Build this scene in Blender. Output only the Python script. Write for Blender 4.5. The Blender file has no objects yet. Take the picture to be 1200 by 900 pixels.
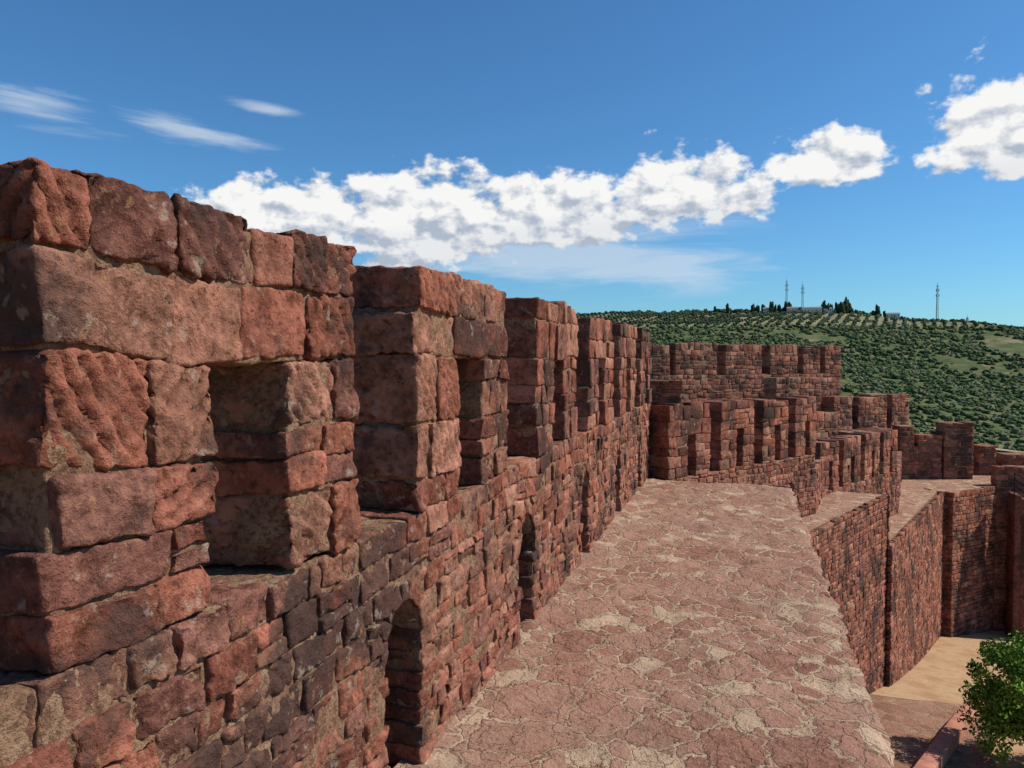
import bpy, bmesh, math, random
import numpy as np
from mathutils import Vector
random.seed(7); rng=np.random.default_rng(7)
sc=bpy.context.scene
R=math.radians
# ---------------------------------------------------------------- noise
def _h(ix,iy,iz,seed):
    h=(ix*374761393+iy*668265263+iz*1440662683+seed*974634777)&0xffffffff
    h=((h^(h>>13))*1274126177)&0xffffffff
    h=h^(h>>16)
    return (h&0xffffff)/float(0xffffff)
def vnoise(p,seed=0):
    i=np.floor(p).astype(np.int64); f=p-i; f=f*f*(3-2*f)
    x,y,z=i[:,0],i[:,1],i[:,2]; r=0
    for a in (0,1):
        wa=f[:,0] if a else 1-f[:,0]
        for b in (0,1):
            wb=f[:,1] if b else 1-f[:,1]
            for c in (0,1):
                wc=f[:,2] if c else 1-f[:,2]
                r=r+wa*wb*wc*_h(x+a,y+b,z+c,seed)
    return r*2-1
def fbm(p,o=4,seed=0,g=.5):
    r=0;a=1;s=1
    for k in range(o):
        r=r+a*vnoise(p*s,seed+k); a*=g; s*=2.03
    return r
# ---------------------------------------------------------------- materials
class NT:
    def __init__(s,nt): s.nt=nt
    def n(s,t,**k):
        n=s.nt.nodes.new(t)
        for a,b in k.items(): setattr(n,a,b)
        return n
    def put(s,i,v):
        if isinstance(v,bpy.types.NodeSocket): s.nt.links.new(v,i)
        elif v is not None: i.default_value=v
    def m(s,op,a,b=None,c=None,clamp=False):
        n=s.n('ShaderNodeMath',operation=op,use_clamp=clamp)
        for i,v in enumerate((a,b,c)):
            if v is not None: s.put(n.inputs[i],v)
        return n.outputs[0]
    def mr(s,v,a,b,c=0.,d=1.,smooth=True):
        n=s.n('ShaderNodeMapRange',interpolation_type='SMOOTHSTEP' if smooth else 'LINEAR')
        for i,x in enumerate((v,a,b,c,d)): s.put(n.inputs[i],x)
        return n.outputs[0]
    def mix(s,f,a,b,mode='MIX'):
        n=s.n('ShaderNodeMix',data_type='RGBA',blend_type=mode)
        s.put(n.inputs[0],f); s.put(n.inputs[6],a if isinstance(a,bpy.types.NodeSocket) else (*a,1)); s.put(n.inputs[7],b if isinstance(b,bpy.types.NodeSocket) else (*b,1))
        return n.outputs[2]
    def noise(s,vec,scale,detail=4,rough=.55,dim='3D',dist=0):
        n=s.n('ShaderNodeTexNoise',noise_dimensions=dim)
        s.put(n.inputs['Vector'],vec); n.inputs['Scale'].default_value=scale; n.inputs['Detail'].default_value=detail
        n.inputs['Roughness'].default_value=rough; n.inputs['Distortion'].default_value=dist
        return n
    def vm(s,op,a,b=None,sc=None):
        n=s.n('ShaderNodeVectorMath',operation=op); s.put(n.inputs[0],a)
        if b is not None: s.put(n.inputs[1],b)
        if sc is not None: s.put(n.inputs['Scale'],sc)
        return n.outputs[0]
    def ramp(s,f,stops):
        n=s.n('ShaderNodeValToRGB'); s.put(n.inputs[0],f); e=n.color_ramp.elements
        while len(e)<len(stops): e.new(.5)
        for el,(p,c) in zip(e,stops): el.position=p; el.color=(*c,1)
        return n.outputs[0]
    def gray(s,v):
        c=s.n('ShaderNodeCombineXYZ'); [s.put(c.inputs[i],v) for i in range(3)]; return c.outputs[0]
def newmat(name,rough=.95):
    m=bpy.data.materials.new(name); m.use_nodes=True; nt=m.node_tree
    b=nt.nodes['Principled BSDF']; b.inputs['Roughness'].default_value=rough
    b.inputs['Specular IOR Level'].default_value=.04
    return m,NT(nt),b
def bump(t,b,h,dist,strength=1):
    n=t.n('ShaderNodeBump'); n.inputs['Strength'].default_value=strength; n.inputs['Distance'].default_value=dist
    t.put(n.inputs['Height'],h); t.put(b.inputs['Normal'],n.outputs[0])
def mat_stone():
    m,t,b=newmat('red_sandstone')
    at=t.n('ShaderNodeAttribute',attribute_name='Col'); tc=t.n('ShaderNodeTexCoord').outputs['Object']
    off=t.m('MULTIPLY',at.outputs['Alpha'],37.)
    v=t.vm('ADD',tc,t.gray(off))
    n2=t.noise(v,23,5,.72).outputs[0]
    lc=t.n('ShaderNodeSeparateColor'); t.put(lc.inputs[0],t.noise(v,7,4,.68).outputs['Color'])
    n1,lich,och=lc.outputs[0],lc.outputs[1],lc.outputs[2]
    n3=t.noise(tc,1.1,3,.6).outputs[0]
    col=at.outputs['Color']
    col=t.mix(1,col,t.gray(t.mr(n1,.32,.68,.60,1.38)),'MULTIPLY')
    col=t.mix(t.mr(n2,.52,.68,0,.5),col,(.43,.225,.145))
    col=t.mix(t.mr(n2,.33,.47,.72,0),col,(.065,.026,.018))
    col=t.mix(t.mr(t.m('ADD',n3,t.m('MULTIPLY',n1,.45)),.73,.84,0,.82),col,(.058,.038,.032))
    col=t.mix(t.mr(lich,.60,.67,0,.5),col,(.40,.32,.24))
    col=t.mix(t.mr(och,.64,.70,0,.5),col,(.43,.24,.10))
    t.put(b.inputs['Base Color'],col)
    bump(t,b,n2,.03,1.)
    return m
def mat_mortar():
    m,t,b=newmat('lime_mortar'); tc=t.n('ShaderNodeTexCoord').outputs['Object']
    n1=t.noise(tc,5,3,.65).outputs[0]; n2=t.noise(tc,30,5,.75).outputs[0]
    col=t.ramp(n1,[(.3,(.24,.13,.08)),(.5,(.36,.21,.125)),(.7,(.45,.29,.18))])
    col=t.mix(t.mr(n2,.38,.56,.7,0),col,(.12,.052,.034))
    t.put(b.inputs['Base Color'],col); bump(t,b,n2,.04,1)
    return m
def mat_paving(name,pal,mort,big=2.2,small=4.7,gray=.22):
    m,t,b=newmat(name); tc=t.n('ShaderNodeTexCoord').outputs['Object']
    w=t.noise(tc,2.6,5,.62); n1=w.outputs[0]
    wv=t.vm('SCALE',t.vm('SUBTRACT',w.outputs['Color'],(.5,.5,.5)),sc=.42)
    v=t.vm('MULTIPLY',t.vm('ADD',tc,wv),(1.,.85,1.))
    def vor(sc_,feat):
        n=t.n('ShaderNodeTexVoronoi',feature=feat,voronoi_dimensions='2D'); t.put(n.inputs['Vector'],v); n.inputs['Scale'].default_value=sc_; return n
    de=vor(big,'DISTANCE_TO_EDGE').outputs[0]; c=t.n('ShaderNodeSeparateColor'); t.put(c.inputs[0],vor(big,'F1').outputs['Color'])
    de2=vor(small,'DISTANCE_TO_EDGE').outputs[0]; c2=t.n('ShaderNodeSeparateColor'); t.put(c2.inputs[0],vor(small,'F1').outputs['Color'])
    n2=t.noise(tc,26,5,.72).outputs[0]; n3=t.noise(tc,.7,3,.6).outputs[0]
    br=t.m('MULTIPLY',t.m('SUBTRACT',n2,.5),.12)
    gb=t.mr(c.outputs[0],.66,.67); gs=t.mr(c2.outputs[0],.14,.17)
    mb0=t.mr(t.m('ADD',de,br),.035,.06); ms0=t.mr(t.m('ADD',de2,br),.06,.11)
    mb=t.m('MULTIPLY',mb0,gb); ms=t.m('MULTIPLY',ms0,gs)
    inb=t.m('MULTIPLY',gb,t.mr(de,.0,.02))
    mask=t.mix(inb,t.gray(ms),t.gray(mb))
    mort_=t.mix(t.mr(n1,.35,.65),tuple(x*.85 for x in mort),tuple(x*1.12 for x in mort))
    st=[(0,pal[0]),(.35,pal[1]),(.7,pal[2]),(1,pal[3])]
    scol=t.mix(inb,t.ramp(c2.outputs[1],st),t.ramp(c.outputs[1],st))
    scol=t.mix(t.mr(n2,.50,.64,0,.45),scol,(.46,.28,.19))
    col=t.mix(t.m('MULTIPLY',mask,.93),mort_,scol)
    rim=t.m('MULTIPLY',t.mr(t.m('ADD',de2,br),.03,.06),t.mr(t.m('ADD',de2,br),.115,.07)); rim=t.m('MULTIPLY',t.m('MULTIPLY',rim,gs),t.m('SUBTRACT',1.,inb))
    rimb=t.m('MULTIPLY',t.m('MULTIPLY',t.mr(t.m('ADD',de,br),.015,.035),t.mr(t.m('ADD',de,br),.065,.04)),gb)
    col=t.mix(t.m('MULTIPLY',t.m('MAXIMUM',rim,rimb),t.mr(n1,.42,.56,.0,.62)),col,(.14,.075,.048))
    col=t.mix(t.mr(n2,.35,.46,.6,0),col,(.15,.082,.052))
    col=t.mix(t.mr(n3,.45,.68,0,gray),col,(.42,.31,.22))
    t.put(b.inputs['Base Color'],col)
    h=t.m('ADD',t.m('ADD',t.m('MULTIPLY',mb0,.5),t.m('MULTIPLY',ms0,.5)),n2)
    bump(t,b,h,.033,1.)
    return m
def mat_simple(name,c,var=.3,scale=8,rough=.9,bd=.01):
    m,t,b=newmat(name,rough); tc=t.n('ShaderNodeTexCoord').outputs['Object']
    n=t.noise(tc,scale,5,.65).outputs[0]
    col=t.ramp(n,[(.25,tuple(x*(1-var) for x in c)),(.75,tuple(x*(1+var) for x in c))])
    t.put(b.inputs['Base Color'],col); bump(t,b,n,bd,.6); return m
def mat_leaf(name,s=1.2):
    m,t,b=newmat(name,.7); at=t.n('ShaderNodeAttribute',attribute_name='Col')
    tc=t.n('ShaderNodeTexCoord').outputs['Object']
    n=t.noise(tc,s,2,.7).outputs[0]
    t.put(b.inputs['Base Color'],t.mix(1,at.outputs['Color'],t.gray(t.mr(n,.3,.7,.6,1.4)),'MULTIPLY'))
    return m
def mat_ground():
    m,t,b=newmat('terrain_soil'); g=t.n('ShaderNodeNewGeometry').outputs['Position']
    s=t.n('ShaderNodeSeparateXYZ'); t.put(s.inputs[0],g)
    L=t.n('ShaderNodeVectorMath',operation='LENGTH'); t.put(L.inputs[0],g); r=L.outputs['Value']
    n1=t.noise(g,.012,4,.6).outputs[0]; n2=t.noise(g,.08,5,.7).outputs[0]; n3=t.noise(g,.9,6,.72).outputs[0]
    hill=t.mix(t.mr(n2,.4,.6),(.072,.098,.036),(.135,.142,.064))
    hill=t.mix(t.m('MULTIPLY',t.mr(n1,.52,.62),t.mr(n2,.46,.6)),hill,(.34,.22,.135))
    up=t.mr(s.outputs[2],26.,34.)
    hill=t.mix(t.m('MULTIPLY',up,.9),hill,t.mix(t.mr(n2,.35,.65),(.17,.175,.088),(.28,.235,.14)))
    soil=t.mix(t.mr(n3,.3,.7),(.36,.205,.11),(.50,.33,.185))
    soil=t.mix(t.mr(n3,.56,.66,0,.5),soil,(.27,.15,.09))
    col=t.mix(t.mr(r,60.,110.),soil,hill)
    t.put(b.inputs['Base Color'],col)
    bump(t,b,n3,.12,.7)
    return m
STONE=mat_stone(); MORT=mat_mortar()
PAVE=mat_paving('crazy_paving_stone',[(.27,.115,.078),(.34,.158,.108),(.42,.225,.155),(.37,.165,.115)],(.54,.37,.24))
PATH=mat_paving('courtyard_paving',[(.23,.10,.065),(.30,.14,.092),(.37,.195,.125),(.31,.13,.088)],(.38,.23,.145),2.,4.2,.2)
GROUND=mat_ground()
# ---------------------------------------------------------------- mesh accumulator
PAL=[(.290,.104,.066),(.340,.134,.086),(.225,.078,.050),(.365,.168,.110),(.240,.106,.076),(.320,.114,.070),(.345,.152,.097),(.175,.072,.052)]
_T={}
def template(a,b,c):
    k=(a,b,c)
    if k in _T: return _T[k]
    s=np.zeros(k,bool); s[0]=s[-1]=True; s[:,0]=s[:,-1]=True; s[:,:,0]=s[:,:,-1]=True
    I=-np.ones(k,np.int64); ijk=np.argwhere(s); I[s]=np.arange(len(ijk)); F=[]
    def q(g,fl):
        f=np.stack([g[:-1,:-1],g[:-1,1:],g[1:,1:],g[1:,:-1]],-1).reshape(-1,4)
        F.append(f[:,::-1] if fl else f)
    q(I[0],0);q(I[-1],1);q(I[:,0],1);q(I[:,-1],0);q(I[:,:,0],0);q(I[:,:,-1],1)
    _T[k]=(ijk,np.concatenate(F)); return _T[k]
def lat(L,r,cell):
    h=L/2; k=max(0,int((L-2*r)/cell)-1)
    inn=np.linspace(-h+r,h-r,k+2)
    if cell<r*1.2: return np.concatenate([[-h,-h+.4*r],inn,[h-.4*r,h]])
    return np.concatenate([[-h],inn,[h]])
class Acc:
    def __init__(s): s.v=[];s.f=[];s.c=[];s.mi=[];s.n=[];s.nc=[];s.amp=[];s.q=[];s.a2=[];s.cnt=0
    def stone(s,ctr,A,dims,cell,r=.02,amp=.012,mi=0,col=None,jit=.045,chisel=0.,cellT=None):
        dims=np.array(dims,float); r=min(r,dims.min()*.35)
        ls=[lat(dims[0],r,cell),lat(dims[1],r,cellT or cell*1.8),lat(dims[2],r,cell)]
        ijk,F=template(len(ls[0]),len(ls[1]),len(ls[2]))
        p=np.stack([ls[i][ijk[:,i]] for i in range(3)],1)
        inner=np.clip(p,-(dims/2-r),dims/2-r); d=p-inner; n=d/np.maximum(np.linalg.norm(d,axis=1),1e-9)[:,None]
        p=inner+r*n
        if jit:
            u=p/dims+.5; off=rng.uniform(-1,1,(2,2,2,3))*np.array([jit,.03,jit])*dims
            o=0
            for a in (0,1):
                for b in (0,1):
                    for c in (0,1):
                        w=(u[:,0] if a else 1-u[:,0])*(u[:,1] if b else 1-u[:,1])*(u[:,2] if c else 1-u[:,2])
                        o=o+w[:,None]*off[a,b,c]
            p=p+o
        sd=rng.uniform(0,100,3); ang=rng.choice([-1,1],p=[.25,.75])*rng.uniform(.35,1.0)
        s.nc.append(p+sd); s.q.append((p[:,0]+p[:,1])*math.cos(ang)+p[:,2]*math.sin(ang)); s.a2.append(np.full(len(p),chisel*(rng.random()<.75)))
        A=np.array(A); s.v.append(p@A+np.array(ctr)); s.n.append(n@A); s.amp.append(np.full(len(p),amp))
        if col is None:
            col=np.array(PAL[rng.integers(len(PAL))])*rng.uniform(.8,1.2)
        s.c.append(np.tile([*col,rng.random()],(len(p),1))); s.f.append(F+s.cnt); s.mi.append(np.full(len(F),mi)); s.cnt+=len(p)
    def raw(s,V,F,mi=1,col=(.4,.25,.17)):
        V=np.array(V,float); n=len(V); s.v.append(V); s.n.append(np.zeros((n,3))); s.nc.append(V); s.amp.append(np.zeros(n)); s.q.append(np.zeros(n)); s.a2.append(np.zeros(n))
        s.c.append(np.tile([*col,.5],(n,1))); F=np.array(F); s.f.append(F+s.cnt); s.mi.append(np.full(len(F),mi)); s.cnt+=n
    def build(s,name,mats,warp=True,smooth=True):
        V=np.concatenate(s.v); C=np.concatenate(s.c)
        N=np.concatenate(s.n);nc=np.concatenate(s.nc);amp=np.concatenate(s.amp);q=np.concatenate(s.q);a2=np.concatenate(s.a2)
        if amp.max()>0:
            d=amp*.85*(fbm(nc*8.,4,3,.66))
            d-=amp*1.3*np.clip(fbm(nc*11,2,77)-.3,0,1)
            ix=np.where(a2>0)[0]
            if len(ix):
                w=vnoise(nc[ix]*7,5)*1.0+vnoise(nc[ix]*25,6)*.5
                rg=np.abs(np.sin(math.pi*q[ix]/.075+w*1.1)); mk=np.clip(vnoise(nc[ix]*6,8)*2.2+1.1,0,1)
                d[ix]-=a2[ix]*np.clip(1-rg*1.35,0,1)*mk
                d[ix]+=.006*fbm(nc[ix]*34,2,31)
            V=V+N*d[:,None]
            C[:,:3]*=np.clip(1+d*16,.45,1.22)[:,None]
            if warp:
                V[:,2]+=.034*vnoise(V*np.array([.9,1.2,.9]),11)+.012*vnoise(V*4.1,14); V[:,1]+=.02*vnoise(V*1.1,12)+.012*vnoise(V*4.3,13)
        return mkmesh(name,V,np.concatenate(s.f),mats,C,np.concatenate(s.mi),smooth)
def mkmesh(name,V,F,mats,C=None,MI=None,smooth=True):
    me=bpy.data.meshes.new(name); k=F.shape[1]
    me.vertices.add(len(V)); me.vertices.foreach_set('co',V.astype(np.float32).ravel())
    me.loops.add(F.size); me.loops.foreach_set('vertex_index',F.astype(np.int32).ravel())
    me.polygons.add(len(F)); me.polygons.foreach_set('loop_start',np.arange(0,F.size,k,dtype=np.int32))
    me.update(calc_edges=True); me.polygons.foreach_set('use_smooth',np.full(len(F),smooth))
    for m in mats: me.materials.append(m)
    if MI is not None: me.polygons.foreach_set('material_index',MI.astype(np.int32))
    if C is not None:
        a=me.color_attributes.new('Col','FLOAT_COLOR','POINT'); a.data.foreach_set('color',C.astype(np.float32).ravel())
    me.validate(); me.update()
    o=bpy.data.objects.new(name,me); sc.collection.objects.link(o); return o
def frame(a):
    D=np.array([math.sin(a),math.cos(a),0]); N=np.array([math.cos(a),-math.sin(a),0])
    return D,N,np.array([D,-N,[0,0,1.]])
def cellsize(c):
    d=math.hypot(math.hypot(c[0],c[1]),c[2])
    if c[1]<1.0 or c[0]>0.9 and c[1]<16: return .12
    return max(.012,d*.0045) if d<14 else (.08 if d<21 else .3)
def masonry(M,p0,ang,length,z0,z1,depth,hm,lm,holes=(),ends=.035,topj=0.,face=.012,joint=.011,amp=.014,r=.012,s0=0.):
    D,N,A=frame(ang); z=z0; P=np.array([*p0,0.])
    while z<z1-1e-4:
        h=hm*rng.uniform(.68,1.38)
        if z1-(z+h)<hm*.55: h=z1-z
        zc=z+h/2; iv=[(s0,s0+length)]
        for (hc,w,spring,ring) in holes:
            if zc<spring: hw=w
            elif zc<spring+w+ring: hw=math.sqrt(max(0,(w+ring)**2-(zc-spring)**2))
            else: continue
            nv=[]
            for (a,b) in iv:
                if hc+hw<=a or hc-hw>=b: nv.append((a,b)); continue
                if hc-hw-a>.04: nv.append((a,hc-hw))
                if b-(hc+hw)>.04: nv.append((hc+hw,b))
            iv=nv
        last=z+h>=z1-1e-4
        for (a,b) in iv:
            s=a
            while s<b-1e-4:
                l=lm*rng.uniform(.5,1.6)
                if b-(s+l)<lm*.45: l=b-s
                e0=rng.uniform(-.5,1)*ends if s==a else 0; e1=rng.uniform(-.5,1)*ends if s+l>=b-1e-4 else 0
                hj=rng.uniform(-1,1)*topj if last else 0
                off=rng.uniform(-1,1)*face
                L=l+e0+e1-joint; H=h-joint+hj; T=depth+rng.uniform(0,face)
                c=P+D*(s-e0+(l+e0+e1)/2)+N*(off-T/2); c[2]=z+(h+hj)/2
                cs=cellsize(c); near=cs<.035
                rr=r*rng.uniform(.7,1.7)
                if (h>.14 and rng.random()<(.22 if hm<.25 else .08)) and not last:
                    k=rng.uniform(.35,.65)
                    for z_,hh in ((z,h*k),(z+h*k,h*(1-k))):
                        c2=c.copy(); c2[2]=z_+hh/2; M.stone(c2,A,(L,T,hh-joint),cs,r*.8,amp*.8,chisel=.006 if near else 0)
                else:
                    M.stone(c,A,(L,T,H),cs,rr,amp*rng.uniform(.7,1.3),chisel=(.026 if hm>.24 else .010) if near else 0)
                s+=l
        z+=h
def core(M,p0,ang,sa,sb,z0,z1,depth,inset=.021,cell=.035):
    D,N,A=frame(ang); P=np.array([*p0,0.]); c=P+D*((sa+sb)/2)-N*(depth/2); c[2]=(z0+z1)/2
    d=np.linalg.norm(c); cell=cell if d<9 and c[1]>.8 else .5
    M.stone(c,A,(sb-sa-2*inset,depth-2*inset,z1-z0-2*inset*.5),cell,.012,.013 if d<9 else .004,mi=1,jit=0)
def merlon(M,p0,ang,s,L,zs,zt,T=.6,slot=(.72,.55),hm=.27,lm=.34,zl=None,**k):
    zl=zl if zl is not None else zs+(zt-zs)*.625
    if slot:
        a,w=slot
        masonry(M,p0,ang,a,zs,zl,T,hm,lm,s0=s,**k); masonry(M,p0,ang,L-a-w,zs,zl,T,hm,lm,s0=s+a+w,**k)
        core(M,p0,ang,s,s+a,zs,zl,T); core(M,p0,ang,s+a+w,s+L,zs,zl,T)
    else:
        masonry(M,p0,ang,L,zs,zl,T,hm,lm,s0=s,**k); core(M,p0,ang,s,s+L,zs,zl,T)
    masonry(M,p0,ang,L,zl,zt,T,hm*1.12,lm*1.15,s0=s,topj=.035,**k); core(M,p0,ang,s,s+L,zl-.02,zt-.035,T,inset=.026)
def parapet(M,p0,ang,length,z0,z1,arches,T=.6,hm=.15,lm=.24,w=.25,spring=None,niche=True):
    spring=spring if spring is not None else z0+.95; ring=.12
    masonry(M,p0,ang,length,z0,z1,T,hm,lm,holes=[(a,w,spring,ring) for a in arches],topj=.015,joint=.014)
    D,N,A=frame(ang); P=np.array([*p0,0.]); s=0
    for a in list(arches)+[None]:
        e=length if a is None else a-w
        core(M,p0,ang,s,e,z0,z1,T,inset=.019)
        if a is None: break
        zt=spring+w
        core(M,p0,ang,a-w-.03,a+w+.03,zt+.05,z1,T,inset=.019)
        n=12; V=[];F=[]
        for i in range(n+1):
            th=math.pi*i/n; ss=a-w*math.cos(th); zz=spring+w*math.sin(th)
            for dep in (.022,T-.02):
                for z_ in (zz,zt+.1):
                    q=P+D*ss-N*dep; V.append([q[0],q[1],z_])
        for i in range(n):
            b=i*4; F+= [[b,b+4,b+5,b+1],[b,b+2,b+6,b+4],[b+2,b+3,b+7,b+6]]
        M.raw(V,F)
        nv=9
        for i in range(nv):
            th=math.pi*(i+.5)/nv; rr=w+ring/2+rng.uniform(-.004,.008)
            c=P+D*(a-rr*math.cos(th))-N*(T/2-.006); c[2]=spring+rr*math.sin(th)
            rad=-D*math.cos(th)+np.array([0,0,math.sin(th)]); tan=D*math.sin(th)+np.array([0,0,math.cos(th)])
            M.stone(c,np.array([tan,-N,rad]),(math.pi*(w+ring/2)/nv-.006,T,ring),cellsize(c),.012,.006,jit=.02)
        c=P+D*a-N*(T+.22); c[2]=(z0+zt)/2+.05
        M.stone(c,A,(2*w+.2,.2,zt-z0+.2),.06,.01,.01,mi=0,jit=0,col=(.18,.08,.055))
        s=a+w
def prism(name,poly,z0,z1,top=PAVE,side=MORT,parent=None):
    n=len(poly); ar=sum(poly[i][0]*poly[(i+1)%n][1]-poly[(i+1)%n][0]*poly[i][1] for i in range(n))
    if ar<0: poly=poly[::-1]
    bm=bmesh.new(); b=[bm.verts.new((x,y,z0)) for x,y in poly]; t=[bm.verts.new((x,y,z1)) for x,y in poly]
    f=bm.faces.new(t); f.material_index=0
    for i in range(n): bm.faces.new((b[i],b[(i+1)%n],t[(i+1)%n],t[i])).material_index=1
    me=bpy.data.meshes.new(name); bm.to_mesh(me); bm.free(); me.materials.append(top); me.materials.append(side)
    o=bpy.data.objects.new(name,me); sc.collection.objects.link(o)
    if parent: o.parent=parent
    return o
MM=[STONE,MORT]
# ---------------------------------------------------------------- wall A : battlement with merlons along the walkway
A_=Acc(); P0=(-2.0,-1.6)
starts=[-1.05,1.79,4.56,7.55,10.35,13.15,15.95]
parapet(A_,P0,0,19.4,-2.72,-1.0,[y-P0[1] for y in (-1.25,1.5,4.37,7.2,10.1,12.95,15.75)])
for i,y in enumerate(starts):
    L=1.94 if i<6 else 1.75
    if i==4: L=1.98
    merlon(A_,P0,0,y-P0[1],L,-1.0,.60+(.02,-.01,.0,.03,-.02,.02,0)[i],zl=0.0,slot=(.74,.55),face=.012)
masonry(A_,(-2.05,17.75),R(80),.75,-4.4,-.5,.5,.2,.3); core(A_,(-2.05,17.75),R(80),0,.75,-4.4,-.5,.5)
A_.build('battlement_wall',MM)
# walkway A
xs=np.linspace(-2.15,1.02,106); ys=np.concatenate([np.linspace(-3,3.4,60),np.linspace(3.45,9,230),np.linspace(9.05,17.05,180)])
X,Y=np.meshgrid(xs,ys); V=np.stack([X.ravel(),Y.ravel(),np.zeros(X.size)],1)
V[:,2]=-2.69+.024*fbm(V*1.4,3,21)+.014*fbm(V*6,4,22,.6)
V[:,2]+=.05*np.clip((-1.7-V[:,0])/.35,0,1)*(.6+.5*vnoise(V*3,44))
ed=np.clip((V[:,0]-.75)/.27,0,1); V[:,0]+=ed*(.026*fbm(V*np.array([0,3.2,0]),4,23,.6)); V[:,2]-=ed**3*.04
I=np.arange(X.size).reshape(X.shape); F=np.stack([I[:-1,:-1],I[:-1,1:],I[1:,1:],I[1:,:-1]],-1).reshape(-1,4)
mkmesh('stone_walkway',V,F,[PAVE])
prism('rampart_wall',[(-2.62,-3),(.86,-3),(.86,17.0),(-2.62,17.4)],-14,-2.76,MORT,MORT)
S_=Acc(); masonry(S_,(.99,-3),0,20,-10,-2.74,.14,.22,.36,topj=0,r=.025)
masonry(S_,(-2.6,17.3),R(90),3.6,-6,-2.74,.14,.22,.36)
S_.build('rampart_wall_facing',MM)
# ---------------------------------------------------------------- section B
B_=Acc(); aB=math.atan2(.516,.857); PB=(-1.54,17.3)
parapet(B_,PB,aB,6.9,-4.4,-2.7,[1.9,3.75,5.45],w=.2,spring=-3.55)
for s,L in ((0,1.6),(2.08,1.5),(4.02,1.3),(5.72,1.15)): merlon(B_,PB,aB,s,L,-2.7,-1.08+rng.uniform(-.03,.03),slot=(L*.45,.3),hm=.22,lm=.3,zl=-1.75)
masonry(B_,(2.02,23.2),R(9),3.2,-6,-3.2,.5,.2,.3); core(B_,(2.02,23.2),R(9),0,3.2,-6,-3.2,.5)
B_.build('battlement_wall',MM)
prism('rampart_wall',[(-2.6,17.42),(0.15,17.42),(4.42,27.1),(1.8,27.6),(1.2,23.5)],-14,-4.4)
F_=Acc(); aFB=math.atan2(4.3,10.1)
fk=dict(joint=.022,topj=.03,face=.012,amp=.012,r=.014)
masonry(F_,(.24,17.0),aFB,10.95,-11.2,-4.38,.143,.17,.29,**fk)
# section C
C_=Acc(); PC=(2.4,26.1); aC=math.atan2(3.43,6.5)
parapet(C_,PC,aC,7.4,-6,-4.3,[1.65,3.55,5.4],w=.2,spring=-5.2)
for s,L in ((0,1.5),(1.9,1.5),(3.8,1.45),(5.65,1.5)): merlon(C_,PC,aC,s,L,-4.3,-2.7+rng.uniform(-.03,.03),slot=(L*.45,.3),hm=.22,lm=.3,zl=-3.35)
masonry(C_,(5.83,32.6),R(10.8),9.3,-6,-4.6,.5,.2,.32); core(C_,(5.83,32.6),R(10.8),0,9.3,-6,-4.6,.5)
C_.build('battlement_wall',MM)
prism('rampart_wall',[(4.58,27.3),(8.45,38.5),(6.5,41.5),(5.2,33),(1.9,26.6),(3.3,25)],-16,-6.0)
aFC=math.atan2(3.87,10.9); masonry(F_,(4.68,27.0),aFC,12.1,-13,-5.98,.143,.18,.3,**fk)
masonry(F_,(1.7,27.7),R(103),2.95,-6,-4.42,.15,.2,.32)
# section D / E
prism('rampart_wall',[(8.95,38.35),(11.45,41.1),(18,42.6),(18,48),(6.5,46),(5.9,40)],-17,-6.01)
masonry(F_,(9.05,38.2),R(41.2),3.72,-14,-5.98,.16,.2,.34,**fk)
masonry(F_,(8.0,39.1),R(131.4),1.38,-14,-5.98,.16,.2,.34,**fk)
masonry(F_,(11.5,41.0),R(77),7,-14,-5.1,.5,.2,.34,**fk); core(F_,(11.5,41.0),R(77),0,7,-14,-5.1,.5)
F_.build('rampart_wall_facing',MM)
bk=dict(joint=.024,face=.012,amp=.014,r=.014)
def blocks(name,lst):
    M=Acc()
    for (x,y,a,L,T,z0,z1) in lst:
        masonry(M,(x,y),R(a),L,z0,z1,T,.23,.36,topj=.04,ends=.04,**bk); core(M,(x,y),R(a),0,L,z0,z1,T)
    return M.build(name,MM)
tw=Acc(); a=R(46.6); PT=(-4.25,38.4)
masonry(tw,PT,a,13.3,-8,-.85,.7,.24,.38,**bk); core(tw,PT,a,0,13.3,-8,-.85,.7)
for s,e,zt in ((0,1.05,.66),(1.4,4.1,.78),(4.7,7.2,.74),(7.8,9.85,.72),(10.3,11.6,.7),(12,13.3,.7)):
    masonry(tw,PT,a,e-s,-.85,zt,.7,.24,.38,s0=s,topj=.04,**bk); core(tw,PT,a,s,e,-.85,zt,.7)
masonry(tw,(-8.4,42.9),R(136.6),6.0,-8,-.2,.6,.24,.38,**bk); core(tw,(-8.4,42.9),R(136.6),0,6,-8,-.2,.6)
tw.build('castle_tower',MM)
prism('castle_tower_core',[(-3.9,38.9),(5.2,47.6),(1.2,51.8),(-7.9,43.2)],-14,-1.0)
blocks('battlement_wall',[(1.53,38.0,46,3.0,.8,-7,-.9),(4.25,39.9,46,1.3,.8,-8,-1.85),(5.5,41.1,46,1.4,.8,-8,-1.95),(6.75,45.8,46,1.3,.8,-9,-1.95),(8.0,47.0,46,1.5,.8,-9,-2.0),(3.08,36.4,40,1.7,1.0,-8,-2.45),(4.7,38.3,46,3.0,.8,-8,-3.4)])
blocks('battlement_wall',[(7.5,41.9,70,.75,.7,-6.5,-3.35),(8.4,42.2,72,1.2,.7,-6.5,-3.8),(9.65,42.6,74,1.45,.9,-6.5,-3.2),(8.2,42.15,72,1.4,.6,-6.5,-4.4),(11.7,44.6,74,.85,.8,-6.5,-4.5),(12.9,44.9,78,3.5,.8,-6.5,-4.9)])
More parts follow.
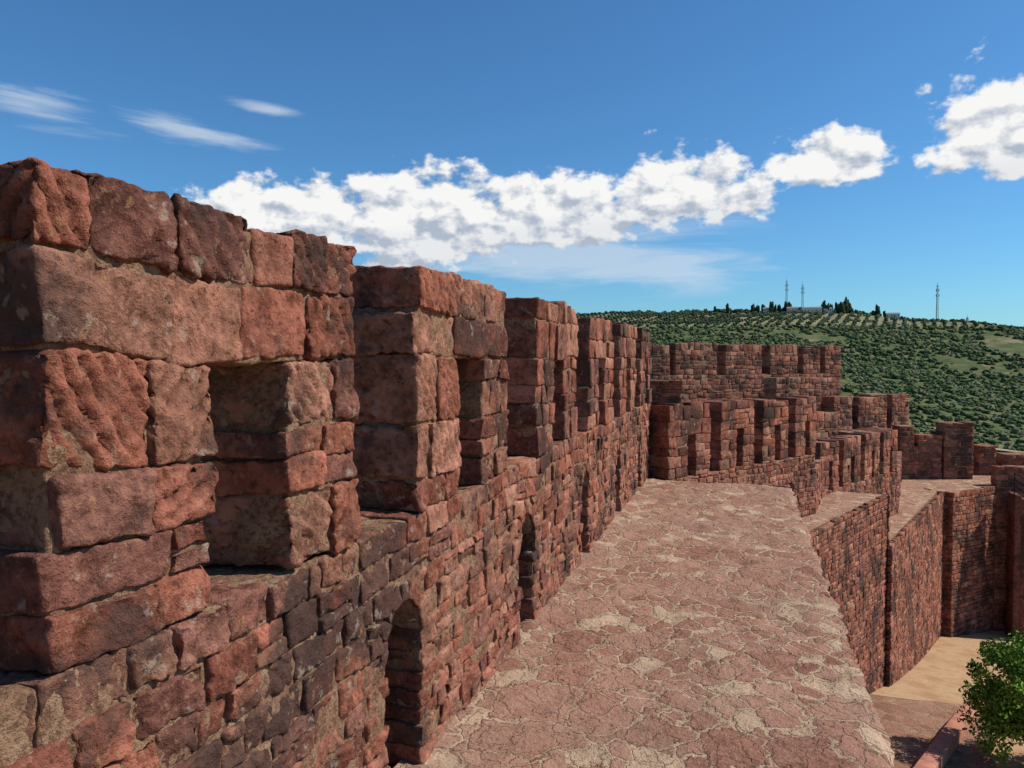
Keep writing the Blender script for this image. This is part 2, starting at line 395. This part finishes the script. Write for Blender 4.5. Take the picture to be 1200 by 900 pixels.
# ---------------------------------------------------------------- stair + railing by far wall
st=Acc()
for i in range(14):
    c=np.array([11.9+i*.27+.13,40.2+i*.04,0]); zt=-6.2-i*.19; c[2]=(zt-14)/2
    st.stone(c,np.eye(3),(.265,1.0,zt+14),.4,.015,.004,jit=0)
st.build('stone_staircase',MM)
IRON=mat_simple('dark_iron',(.03,.028,.03),.3,20,.5,.001)
def cyl(bm,a,b,r,n=8):
    a=Vector(a);b=Vector(b);d=b-a; q=d.to_track_quat('Z','Y'); ring=[]
    for p in (a,b): ring.append([bm.verts.new(p+q@Vector((r*math.cos(2*math.pi*i/n),r*math.sin(2*math.pi*i/n),0))) for i in range(n)])
    for i in range(n): bm.faces.new((ring[0][i],ring[0][(i+1)%n],ring[1][(i+1)%n],ring[1][i]))
    bm.faces.new(ring[0][::-1]); bm.faces.new(ring[1])
def bmobj(name,bm,mats):
    me=bpy.data.meshes.new(name); bm.to_mesh(me); bm.free(); [me.materials.append(m) for m in mats]
    o=bpy.data.objects.new(name,me); sc.collection.objects.link(o); return o
bm=bmesh.new(); y0=39.85
top=[Vector((11.9+i*.54,y0+i*.08,-6.2-i*.38)) for i in range(7)]
for p in top: cyl(bm,p,p+Vector((0,0,1.0)),.025)
for h in (1.0,.7,.4):
    cyl(bm,top[0]+Vector((0,0,h)),top[-1]+Vector((0,0,h)),.03)
bmobj('stair_railing',bm,[IRON])
# ---------------------------------------------------------------- terrain
def ground_h(X,Y):
    r=np.hypot(X,Y)
    h=np.interp(r,[0,17,23,33,41,60,120,250,350,480,600,760,900,1000,1300,2500,7000],[-9,-9,-9.8,-11.7,-12.7,-15,-26,-43,-46,-36,-12,26,50,57,51,40,0])
    p=np.stack([X,Y,np.zeros_like(X)],-1).reshape(-1,3)
    az=np.arctan2(X,Y)
    am=np.clip((r-90)/350,0,1)
    n=(fbm(p/260.,4,51)*7+np.abs(fbm(p/110.,3,57))*4).reshape(X.shape)
    h=h+np.clip((r-200)/250,0,1)*np.clip((750-r)/300,0,1)*np.clip((.16-az)/.2,-.4,1.2)*16
    h=h-np.clip((r-450)/400,0,1)*np.clip((az-.06)/.24,0,1.6)*27
    h=h-np.clip((r-450)/400,0,1)*np.clip((-.02-az)/.2,0,1.2)*5
    return h+n*am*np.clip((1500-r)/500,.25,1)
def gz(x,y): return float(ground_h(np.array([x]),np.array([y]))[0])
k=np.linspace(-1,1,441); gx=np.sinh(k*6.2)/math.sinh(6.2)*7000
k2=np.linspace(-.72,1,520); gy=np.sinh(k2*6.2)/math.sinh(6.2)*7000
X,Y=np.meshgrid(gx,gy); V=np.stack([X.ravel(),Y.ravel(),ground_h(X,Y).ravel()],1)
I=np.arange(X.size).reshape(X.shape); F=np.stack([I[:-1,:-1],I[:-1,1:],I[1:,1:],I[1:,:-1]],-1).reshape(-1,4)
mkmesh('ground',V,F,[GROUND])
def sheet(name,quad,nx,ny,lift,mat):
    q=np.array(quad,float); u,v=np.meshgrid(np.linspace(0,1,nx),np.linspace(0,1,ny))
    P=((1-u)*(1-v))[...,None]*q[0]+(u*(1-v))[...,None]*q[1]+(u*v)[...,None]*q[2]+((1-u)*v)[...,None]*q[3]
    z=ground_h(P[...,0],P[...,1])+lift
    V=np.stack([P[...,0].ravel(),P[...,1].ravel(),z.ravel()],1); V[:,2]+=.01*fbm(V*2,2,9); V[:,:2]+=.12*np.stack([fbm(V*.8,2,10),fbm(V*.8,2,12)],1)
    I=np.arange(nx*ny).reshape(ny,nx); F=np.stack([I[:-1,:-1],I[:-1,1:],I[1:,1:],I[1:,:-1]],-1).reshape(-1,4)
    mkmesh(name,V,F,[mat])
sheet('courtyard_path',[(.9,2),(1.8,2),(6.9,25.6),(3.0,25.0)],40,120,.07,PATH)
DIRT=mat_simple('dirt_road_surface',(.34,.26,.18),.25,.3,.95,.02)
def road(pts,w):
    P=np.array([(d*math.sin(R(a)),d*math.cos(R(a))) for a,d in pts]); tt=np.linspace(0,len(P)-1,90)
    x=np.interp(tt,range(len(P)),P[:,0]); y=np.interp(tt,range(len(P)),P[:,1])
    kk=np.ones(9)/9; x[4:-4]=np.convolve(x,kk,'valid'); y[4:-4]=np.convolve(y,kk,'valid')
    dx,dy=np.gradient(x),np.gradient(y); l=np.hypot(dx,dy); nx,ny=dy/l,-dx/l; V=[]
    for o in (-.5,-.17,.17,.5):
        X=x+nx*w*o; Y=y+ny*w*o; V.append(np.stack([X,Y,ground_h(X,Y)+1.0-.3*abs(o)],1))
    V=np.stack(V,1); I=np.arange(360).reshape(90,4); F=np.stack([I[:-1,:-1],I[:-1,1:],I[1:,1:],I[1:,:-1]],-1).reshape(-1,4)
    mkmesh('dirt_road',V.reshape(-1,3),F[:,::-1],[DIRT]); return np.stack([x,y],1)
RD=road([(9,430),(12,438),(15,428),(19,430),(24,450)],5)
TERR=mat_simple('terracotta_plaster',(.44,.19,.13),.3,4,.9,.006)
kb=Acc(); a0=np.array([1.2,11.7]); a1=np.array([7.3,26.7]); nseg=26
for i in range(nseg):
    p=a0+(a1-a0)*(i+.5)/nseg; an=math.atan2(*(a1-a0)); D,N,Am=frame(an)
    p1=a0+(a1-a0)*i/nseg; p2=a0+(a1-a0)*(i+1)/nseg; z1,z2=gz(*p1),gz(*p2); L=np.linalg.norm(p2-p1)
    Dd=np.array([D[0]*L,D[1]*L,z2-z1]); Dd/=np.linalg.norm(Dd)
    kb.stone((p[0],p[1],(z1+z2)/2+.12),np.array([Dd,-N,np.cross(Dd,-N)]),(L+.01,.36,.5),.12,.02,.005,mi=0,jit=0)
kb.build('planter_kerb_wall',[TERR],warp=False)
# ---------------------------------------------------------------- vegetation
bmi=bmesh.new(); bmesh.ops.create_icosphere(bmi,subdivisions=2,radius=1); bmi.verts.ensure_lookup_table()
IV=np.array([v.co[:] for v in bmi.verts]); IF=np.array([[v.index for v in f.verts] for f in bmi.faces]); bmi.free()
LEAFD=mat_leaf('shrub_foliage')
def clumps(name,P,Rd,Hs,cols):
    n=len(P); k=len(IV); jit=rng.uniform(.68,1.3,(n,k))
    V=IV[None]*jit[...,None]*Rd[:,None,None]; V[...,2]*=Hs[:,None]; V=V+P[:,None,:]
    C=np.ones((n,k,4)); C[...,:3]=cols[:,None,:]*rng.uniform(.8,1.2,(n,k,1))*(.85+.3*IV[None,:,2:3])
    F=(IF[None]+(np.arange(n)*k)[:,None,None]).reshape(-1,3)
    return mkmesh(name,V.reshape(-1,3),F,[LEAFD],C.reshape(-1,4),None,False)
def offroad(X,Y,m=6):
    return np.array([np.min((RD[:,0]-x)**2+(RD[:,1]-y)**2)>m*m for x,y in zip(X,Y)])
n=24000; az=rng.uniform(R(-14),R(28),n); r=np.sqrt(rng.uniform(130**2,1000**2,n)); X=r*np.sin(az); Y=r*np.cos(az); Z=ground_h(X,Y)
dn=fbm(np.stack([X,Y,Z*0],1)/55.,3,71)+rng.uniform(-.3,.3,n)
keep=(dn>-.48+np.clip((az-.12)/.1,0,1)*.15)&((Z<30)|(rng.random(n)<.05))&offroad(X,Y); X,Y,Z,r=X[keep],Y[keep],Z[keep],r[keep]
rd=rng.uniform(.7,2.3,len(X))**1.15*(.6+.5*r/800); cl=np.array([(.065,.097,.034),(.085,.115,.042),(.12,.135,.062),(.048,.075,.027),(.14,.138,.07)])[rng.integers(0,5,len(X))]
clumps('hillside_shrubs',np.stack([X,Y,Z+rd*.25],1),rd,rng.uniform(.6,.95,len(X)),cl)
og=[]
for i in range(-26,70):
    for j in range(28):
        x=i*9+j*2.; y=740+j*11.
        a=math.degrees(math.atan2(x,y))
        if -13<a<30 and rng.random()<.96: og.append((x+rng.uniform(-.4,.4),y+rng.uniform(-.4,.4)))
og=np.array(og); zz=ground_h(og[:,0],og[:,1]); kk=zz>29; og=og[kk]; zz=zz[kk]
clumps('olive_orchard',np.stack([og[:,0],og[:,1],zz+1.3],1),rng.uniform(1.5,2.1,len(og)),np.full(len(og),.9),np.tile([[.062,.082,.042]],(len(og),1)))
n=700; az=rng.uniform(R(9),R(26),n); r=rng.uniform(150,340,n); X=r*np.sin(az);Y=r*np.cos(az);Z=ground_h(X,Y); rd=rng.uniform(1.5,3.4,n)
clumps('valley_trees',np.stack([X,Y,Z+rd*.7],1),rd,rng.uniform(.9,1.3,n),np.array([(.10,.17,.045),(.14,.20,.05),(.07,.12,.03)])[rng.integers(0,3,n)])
cp=[];
for lo,hi,n in ((.6,3.4,20),(5.2,7.4,24),(8.6,9.2,3),(-2,-1,4)):
    for i in range(n):
        a=R(rng.uniform(lo,hi)); d=rng.uniform(950,985); cp.append((d*math.sin(a),d*math.cos(a),rng.uniform(1.3,2.6),rng.uniform(1.8,4.0)))
cp=np.array(cp); zz=ground_h(cp[:,0],cp[:,1])
clumps('cypress_trees',np.stack([cp[:,0],cp[:,1],zz+cp[:,2]*cp[:,3]*.8],1),cp[:,2],cp[:,3],np.tile([[.035,.055,.025]],(len(cp),1)))
n=460; az=rng.uniform(R(-13),R(20),n); r=rng.uniform(970,1010,n); X=r*np.sin(az);Y=r*np.cos(az);Z=ground_h(X,Y); rd=rng.uniform(1.2,3.,n)
clumps('ridge_trees',np.stack([X,Y,Z+rd*.6],1),rd,rng.uniform(.8,1.3,n),np.tile([[.055,.075,.033]],(n,1)))
# garden tree
BARK=mat_simple('bark',(.16,.11,.07),.4,12,.95,.01)
LEAF=mat_leaf('tree_leaves',9)
tx,ty=6.8,20.4; tz=gz(tx,ty)
bm=bmesh.new()
def limb(p,q,r0,r1,n=5):
    p=Vector(p);q=Vector(q)
    for i in range(n):
        a=p.lerp(q,i/n)+Vector((0,0,.05*math.sin(i))); b=p.lerp(q,(i+1)/n)+Vector((0,0,.05*math.sin(i+1))); cyl(bm,a,b,r0+(r1-r0)*i/n,7)
limb((tx,ty,tz),(tx+.1,ty,tz+.8),.12,.09)
cents=[]
for i in range(100):
    th=rng.uniform(0,2*math.pi); ph=math.acos(rng.uniform(-.85,1)); rr=rng.uniform(.45,1.15)
    c=(tx+.05+1.45*rr*math.sin(ph)*math.cos(th),ty+1.45*rr*math.sin(ph)*math.sin(th),tz+1.55+1.3*rr*math.cos(ph)); cents.append(c)
    if i%5==0: limb((tx+.1,ty,tz+.7),c,.045,.012,4)
tr=bmobj('trunk',bm,[BARK])
par=bpy.data.objects.new('garden_tree',None); sc.collection.objects.link(par); tr.parent=par
LV=[];LC=[]
for c in cents:
    nn=240; rad=rng.uniform(.20,.38); d=rng.normal(size=(nn,3)); d/=np.linalg.norm(d,axis=1)[:,None]; p=np.array(c)+d*rad*rng.uniform(.5,1.15,(nn,1))
    a=rng.normal(size=(nn,3)); a/=np.linalg.norm(a,axis=1)[:,None]; b=np.cross(a,d+rng.normal(size=(nn,3))*.4); b/=np.linalg.norm(b,axis=1)[:,None]
    s=rng.uniform(.035,.065,(nn,1)); LV.append(np.stack([p-a*s,p+b*s*.55,p+a*s,p-b*s*.55],1))
    bc=np.array([(.14,.26,.035),(.21,.33,.05),(.09,.17,.025)])[rng.integers(3)]
    LC.append(np.repeat(bc*rng.uniform(.7,1.3,(nn,1)),4,0))
V=np.concatenate(LV).reshape(-1,3); C=np.ones((len(V),4)); C[:,:3]=np.concatenate(LC)
o=mkmesh('leaves',V,np.arange(len(V)).reshape(-1,4),[LEAF],C,None,False); o.parent=par
# ---------------------------------------------------------------- masts, houses
STEEL=mat_simple('galvanised_steel',(.24,.24,.26),.2,2,.6,.001); WHITE=mat_simple('white_render',(.66,.62,.55),.08,1,.9,.01); TILE=mat_simple('roof_tiles',(.36,.20,.13),.3,3,.9,.05)
def mast(azd,d,H,w):
    x,y=d*math.sin(R(azd)),d*math.cos(R(azd)); z=gz(x,y); bm=bmesh.new(); n=14
    def pt(i,k): 
        ww=w*(1-.6*k/n); return (x+ww*math.cos(2.1*i),y+ww*math.sin(2.1*i),z+H*k/n)
    for k in range(n):
        for i in range(3):
            cyl(bm,pt(i,k),pt(i,k+1),.22,5); cyl(bm,pt(i,k),pt((i+1)%3,k+1),.12,4)
    for k in (n-2,n-4):
        for i in range(3):
            p=Vector(pt(i,k)); cyl(bm,p+Vector((.9*math.cos(2.1*i),.9*math.sin(2.1*i),-1.2)),p+Vector((.9*math.cos(2.1*i),.9*math.sin(2.1*i),1.2)),.35,6)
    cyl(bm,(x,y,z+H),(x,y,z+H+3),.12,5)
    bmobj('antenna_mast',bm,[STEEL])
mast(2.9,985,38,1.5); mast(3.95,985,33,1.5); mast(12.2,985,42,1.5); mast(13.9,1100,18,.8)
def house(name,azd,d,w,dp,h,rot=0,up=0):
    x,y=d*math.sin(R(azd)),d*math.cos(R(azd)); z=gz(x,y)+up; e=bpy.data.objects.new(name,None); sc.collection.objects.link(e)
    bm=bmesh.new(); v=[bm.verts.new((sx*w/2,sy*dp/2,zz)) for zz in (-3,h) for sx,sy in ((-1,-1),(1,-1),(1,1),(-1,1))]
    for i in range(4): bm.faces.new((v[i],v[(i+1)%4],v[4+(i+1)%4],v[4+i]))
    g1=bm.verts.new((-w/2,0,h+dp*.2)); g2=bm.verts.new((w/2,0,h+dp*.2)); bm.faces.new((v[7],v[4],g1)); bm.faces.new((v[5],v[6],g2))
    wl=bmobj('walls',bm,[WHITE]); bm=bmesh.new(); o=.4
    for s in (-1,1):
        q=[bm.verts.new(p) for p in ((-w/2-o,s*(dp/2+o),h-.12),(w/2+o,s*(dp/2+o),h-.12),(w/2+o,0,h+dp*.2+.1),(-w/2-o,0,h+dp*.2+.1))]
        bm.faces.new(q if s<0 else q[::-1])
    rf=bmobj('roof',bm,[TILE]); bm=bmesh.new()
    for i in range(max(2,int(w/3.5))):
        xx=-w/2+(i+.5)*w/max(2,int(w/3.5)); q=[bm.verts.new(p) for p in ((xx-.5,-dp/2-.02,.9),(xx+.5,-dp/2-.02,.9),(xx+.5,-dp/2-.02,2.1),(xx-.5,-dp/2-.02,2.1))]; bm.faces.new(q)
    wn=bmobj('windows',bm,[IRON])
    for ob in (wl,rf,wn): ob.parent=e
    e.location=(x,y,z); e.rotation_euler=(0,0,rot)
for aa,dd,ww,hh in ((4.6,950,20,4.5),(3.3,955,12,3.8),(1.7,960,11,3.5),(5.6,955,9,3.5)): house('hilltop_house',aa,dd,ww,7,hh,.05*aa-.2,2.)
house('farmhouse',9.6,975,14,7,3.5,0,1)
# ---------------------------------------------------------------- light, world, camera
el,az=R(44),R(71)
ts=Vector((math.cos(el)*math.sin(az),math.cos(el)*math.cos(az),math.sin(el)))
L=bpy.data.lights.new('sun','SUN'); L.energy=5.0; L.angle=R(.5); L.color=(1,.955,.875)
lo=bpy.data.objects.new('sun',L); lo.rotation_euler=ts.to_track_quat('Z','Y').to_euler(); sc.collection.objects.link(lo)
w=bpy.data.worlds.new('World'); sc.world=w; w.use_nodes=True; nt=w.node_tree; nt.nodes.clear(); t=NT(nt)
sky=t.n('ShaderNodeTexSky',sky_type='NISHITA'); sky.sun_disc=False; sky.sun_elevation=el; sky.sun_rotation=az; sky.altitude=100; sky.air_density=1.0; sky.dust_density=.3; sky.ozone_density=2.
bg=t.n('ShaderNodeBackground'); t.put(bg.inputs[0],t.mix(1,sky.outputs[0],(.56,1.04,1.40),'MULTIPLY')); bg.inputs[1].default_value=.088
g=t.n('ShaderNodeTexCoord').outputs['Generated']; s=t.n('ShaderNodeSeparateXYZ'); t.put(s.inputs[0],g)
AZ=t.m('MULTIPLY',t.m('ARCTAN2',s.outputs[0],s.outputs[1]),57.2958); EL=t.m('MULTIPLY',t.m('ARCSINE',s.outputs[2]),57.2958)
def uv(sx,sy,ox=0,oy=0):
    c=t.n('ShaderNodeCombineXYZ'); t.put(c.inputs[0],t.m('MULTIPLY',t.m('ADD',AZ,ox),sx)); t.put(c.inputs[1],t.m('MULTIPLY',t.m('ADD',EL,oy),sy)); return c.outputs[0]
def ell(a,e,rx,ry,rb=None,tilt=0.):
    dx=t.m('SUBTRACT',AZ,float(a)); dy=t.m('SUBTRACT',EL,float(e))
    if tilt: dy=t.m('ADD',dy,t.m('MULTIPLY',dx,tilt))
    ux=t.m('DIVIDE',dx,float(rx)); uy=t.m('DIVIDE',dy,float(ry))
    if rb: uy=t.m('MAXIMUM',uy,t.m('DIVIDE',dy,-float(rb)))
    return t.m('SUBTRACT',1.,t.m('SQRT',t.m('ADD',t.m('MULTIPLY',ux,ux),t.m('MULTIPLY',uy,uy))))
def mx(l):
    r=l[0]
    for x in l[1:]: r=t.m('MAXIMUM',r,x)
    return r
cum=mx([ell(-32,9.6,10,3.9,2.8),ell(-22.5,9.9,10,4.8,3.4),ell(-13,10.0,9.5,4.4,2.5),ell(-4.5,11.2,8.5,4.2,1.9),ell(-25,6.4,3.4,2.2,1.8),
        ell(5.6,12.9,4.8,3.4,1.6),ell(16.5,13.3,6.5,5.2,2.6)])
nA=t.noise(uv(.40,.60),1.,7,.55,'2D').outputs[0]; nB=t.noise(uv(.40,.60,.55,.75),1.,4,.5,'2D').outputs[0]
den=t.m('ADD',t.m('MULTIPLY',cum,1.3),t.m('MULTIPLY',t.m('SUBTRACT',nA,.5),1.7))
al=t.mr(den,.16,.50)
lit=t.m('ADD',.76,t.m('MULTIPLY',t.m('SUBTRACT',nA,nB),3.0),clamp=True)
lit=t.m('SUBTRACT',lit,t.mr(t.m('SUBTRACT',EL,t.m('MULTIPLY',t.m('ADD',AZ,30.),.08)),10.8,7.8,0,.42),clamp=True)
cc=t.mix(t.mr(lit,.0,.78,0,1,False),(.45,.52,.63),(.98,.98,.97))
nC=t.noise(uv(.07,.45),1.,5,.6,'2D',.4).outputs[0]
veil=mx([ell(-13,7.2,21,3.4),ell(-39.5,15.1,6,.9,tilt=.12),ell(-34,17,3.0,.6,tilt=.1),ell(-49,15.5,6,1.6,tilt=.1)])
va=t.m('MULTIPLY',t.mr(t.m('ADD',t.m('MULTIPLY',veil,.85),t.m('MULTIPLY',t.m('SUBTRACT',nC,.5),1.8)),.1,.8),.6)
b1=t.n('ShaderNodeBackground'); b1.inputs[0].default_value=(.74,.83,.93,1); b1.inputs[1].default_value=.88
b2=t.n('ShaderNodeBackground'); t.put(b2.inputs[0],cc); b2.inputs[1].default_value=.95
m1=t.n('ShaderNodeMixShader'); t.put(m1.inputs[0],va); nt.links.new(bg.outputs[0],m1.inputs[1]); nt.links.new(b1.outputs[0],m1.inputs[2])
m2=t.n('ShaderNodeMixShader'); t.put(m2.inputs[0],al); nt.links.new(m1.outputs[0],m2.inputs[1]); nt.links.new(b2.outputs[0],m2.inputs[2])
out=t.n('ShaderNodeOutputWorld'); nt.links.new(m2.outputs[0],out.inputs[0])
cam=bpy.data.cameras.new('camera'); cam.lens=27; cam.sensor_width=36; cam.clip_end=20000; cam.clip_start=.05
co=bpy.data.objects.new('camera',cam); co.location=(0,0,0); co.rotation_euler=(R(90-1.91),0,R(16.7)); sc.collection.objects.link(co); sc.camera=co
sc.view_settings.view_transform='Standard'; sc.view_settings.look='None'; sc.view_settings.exposure=0
print('verts',sum(len(o.data.vertices) for o in sc.objects if o.type=='MESH'))
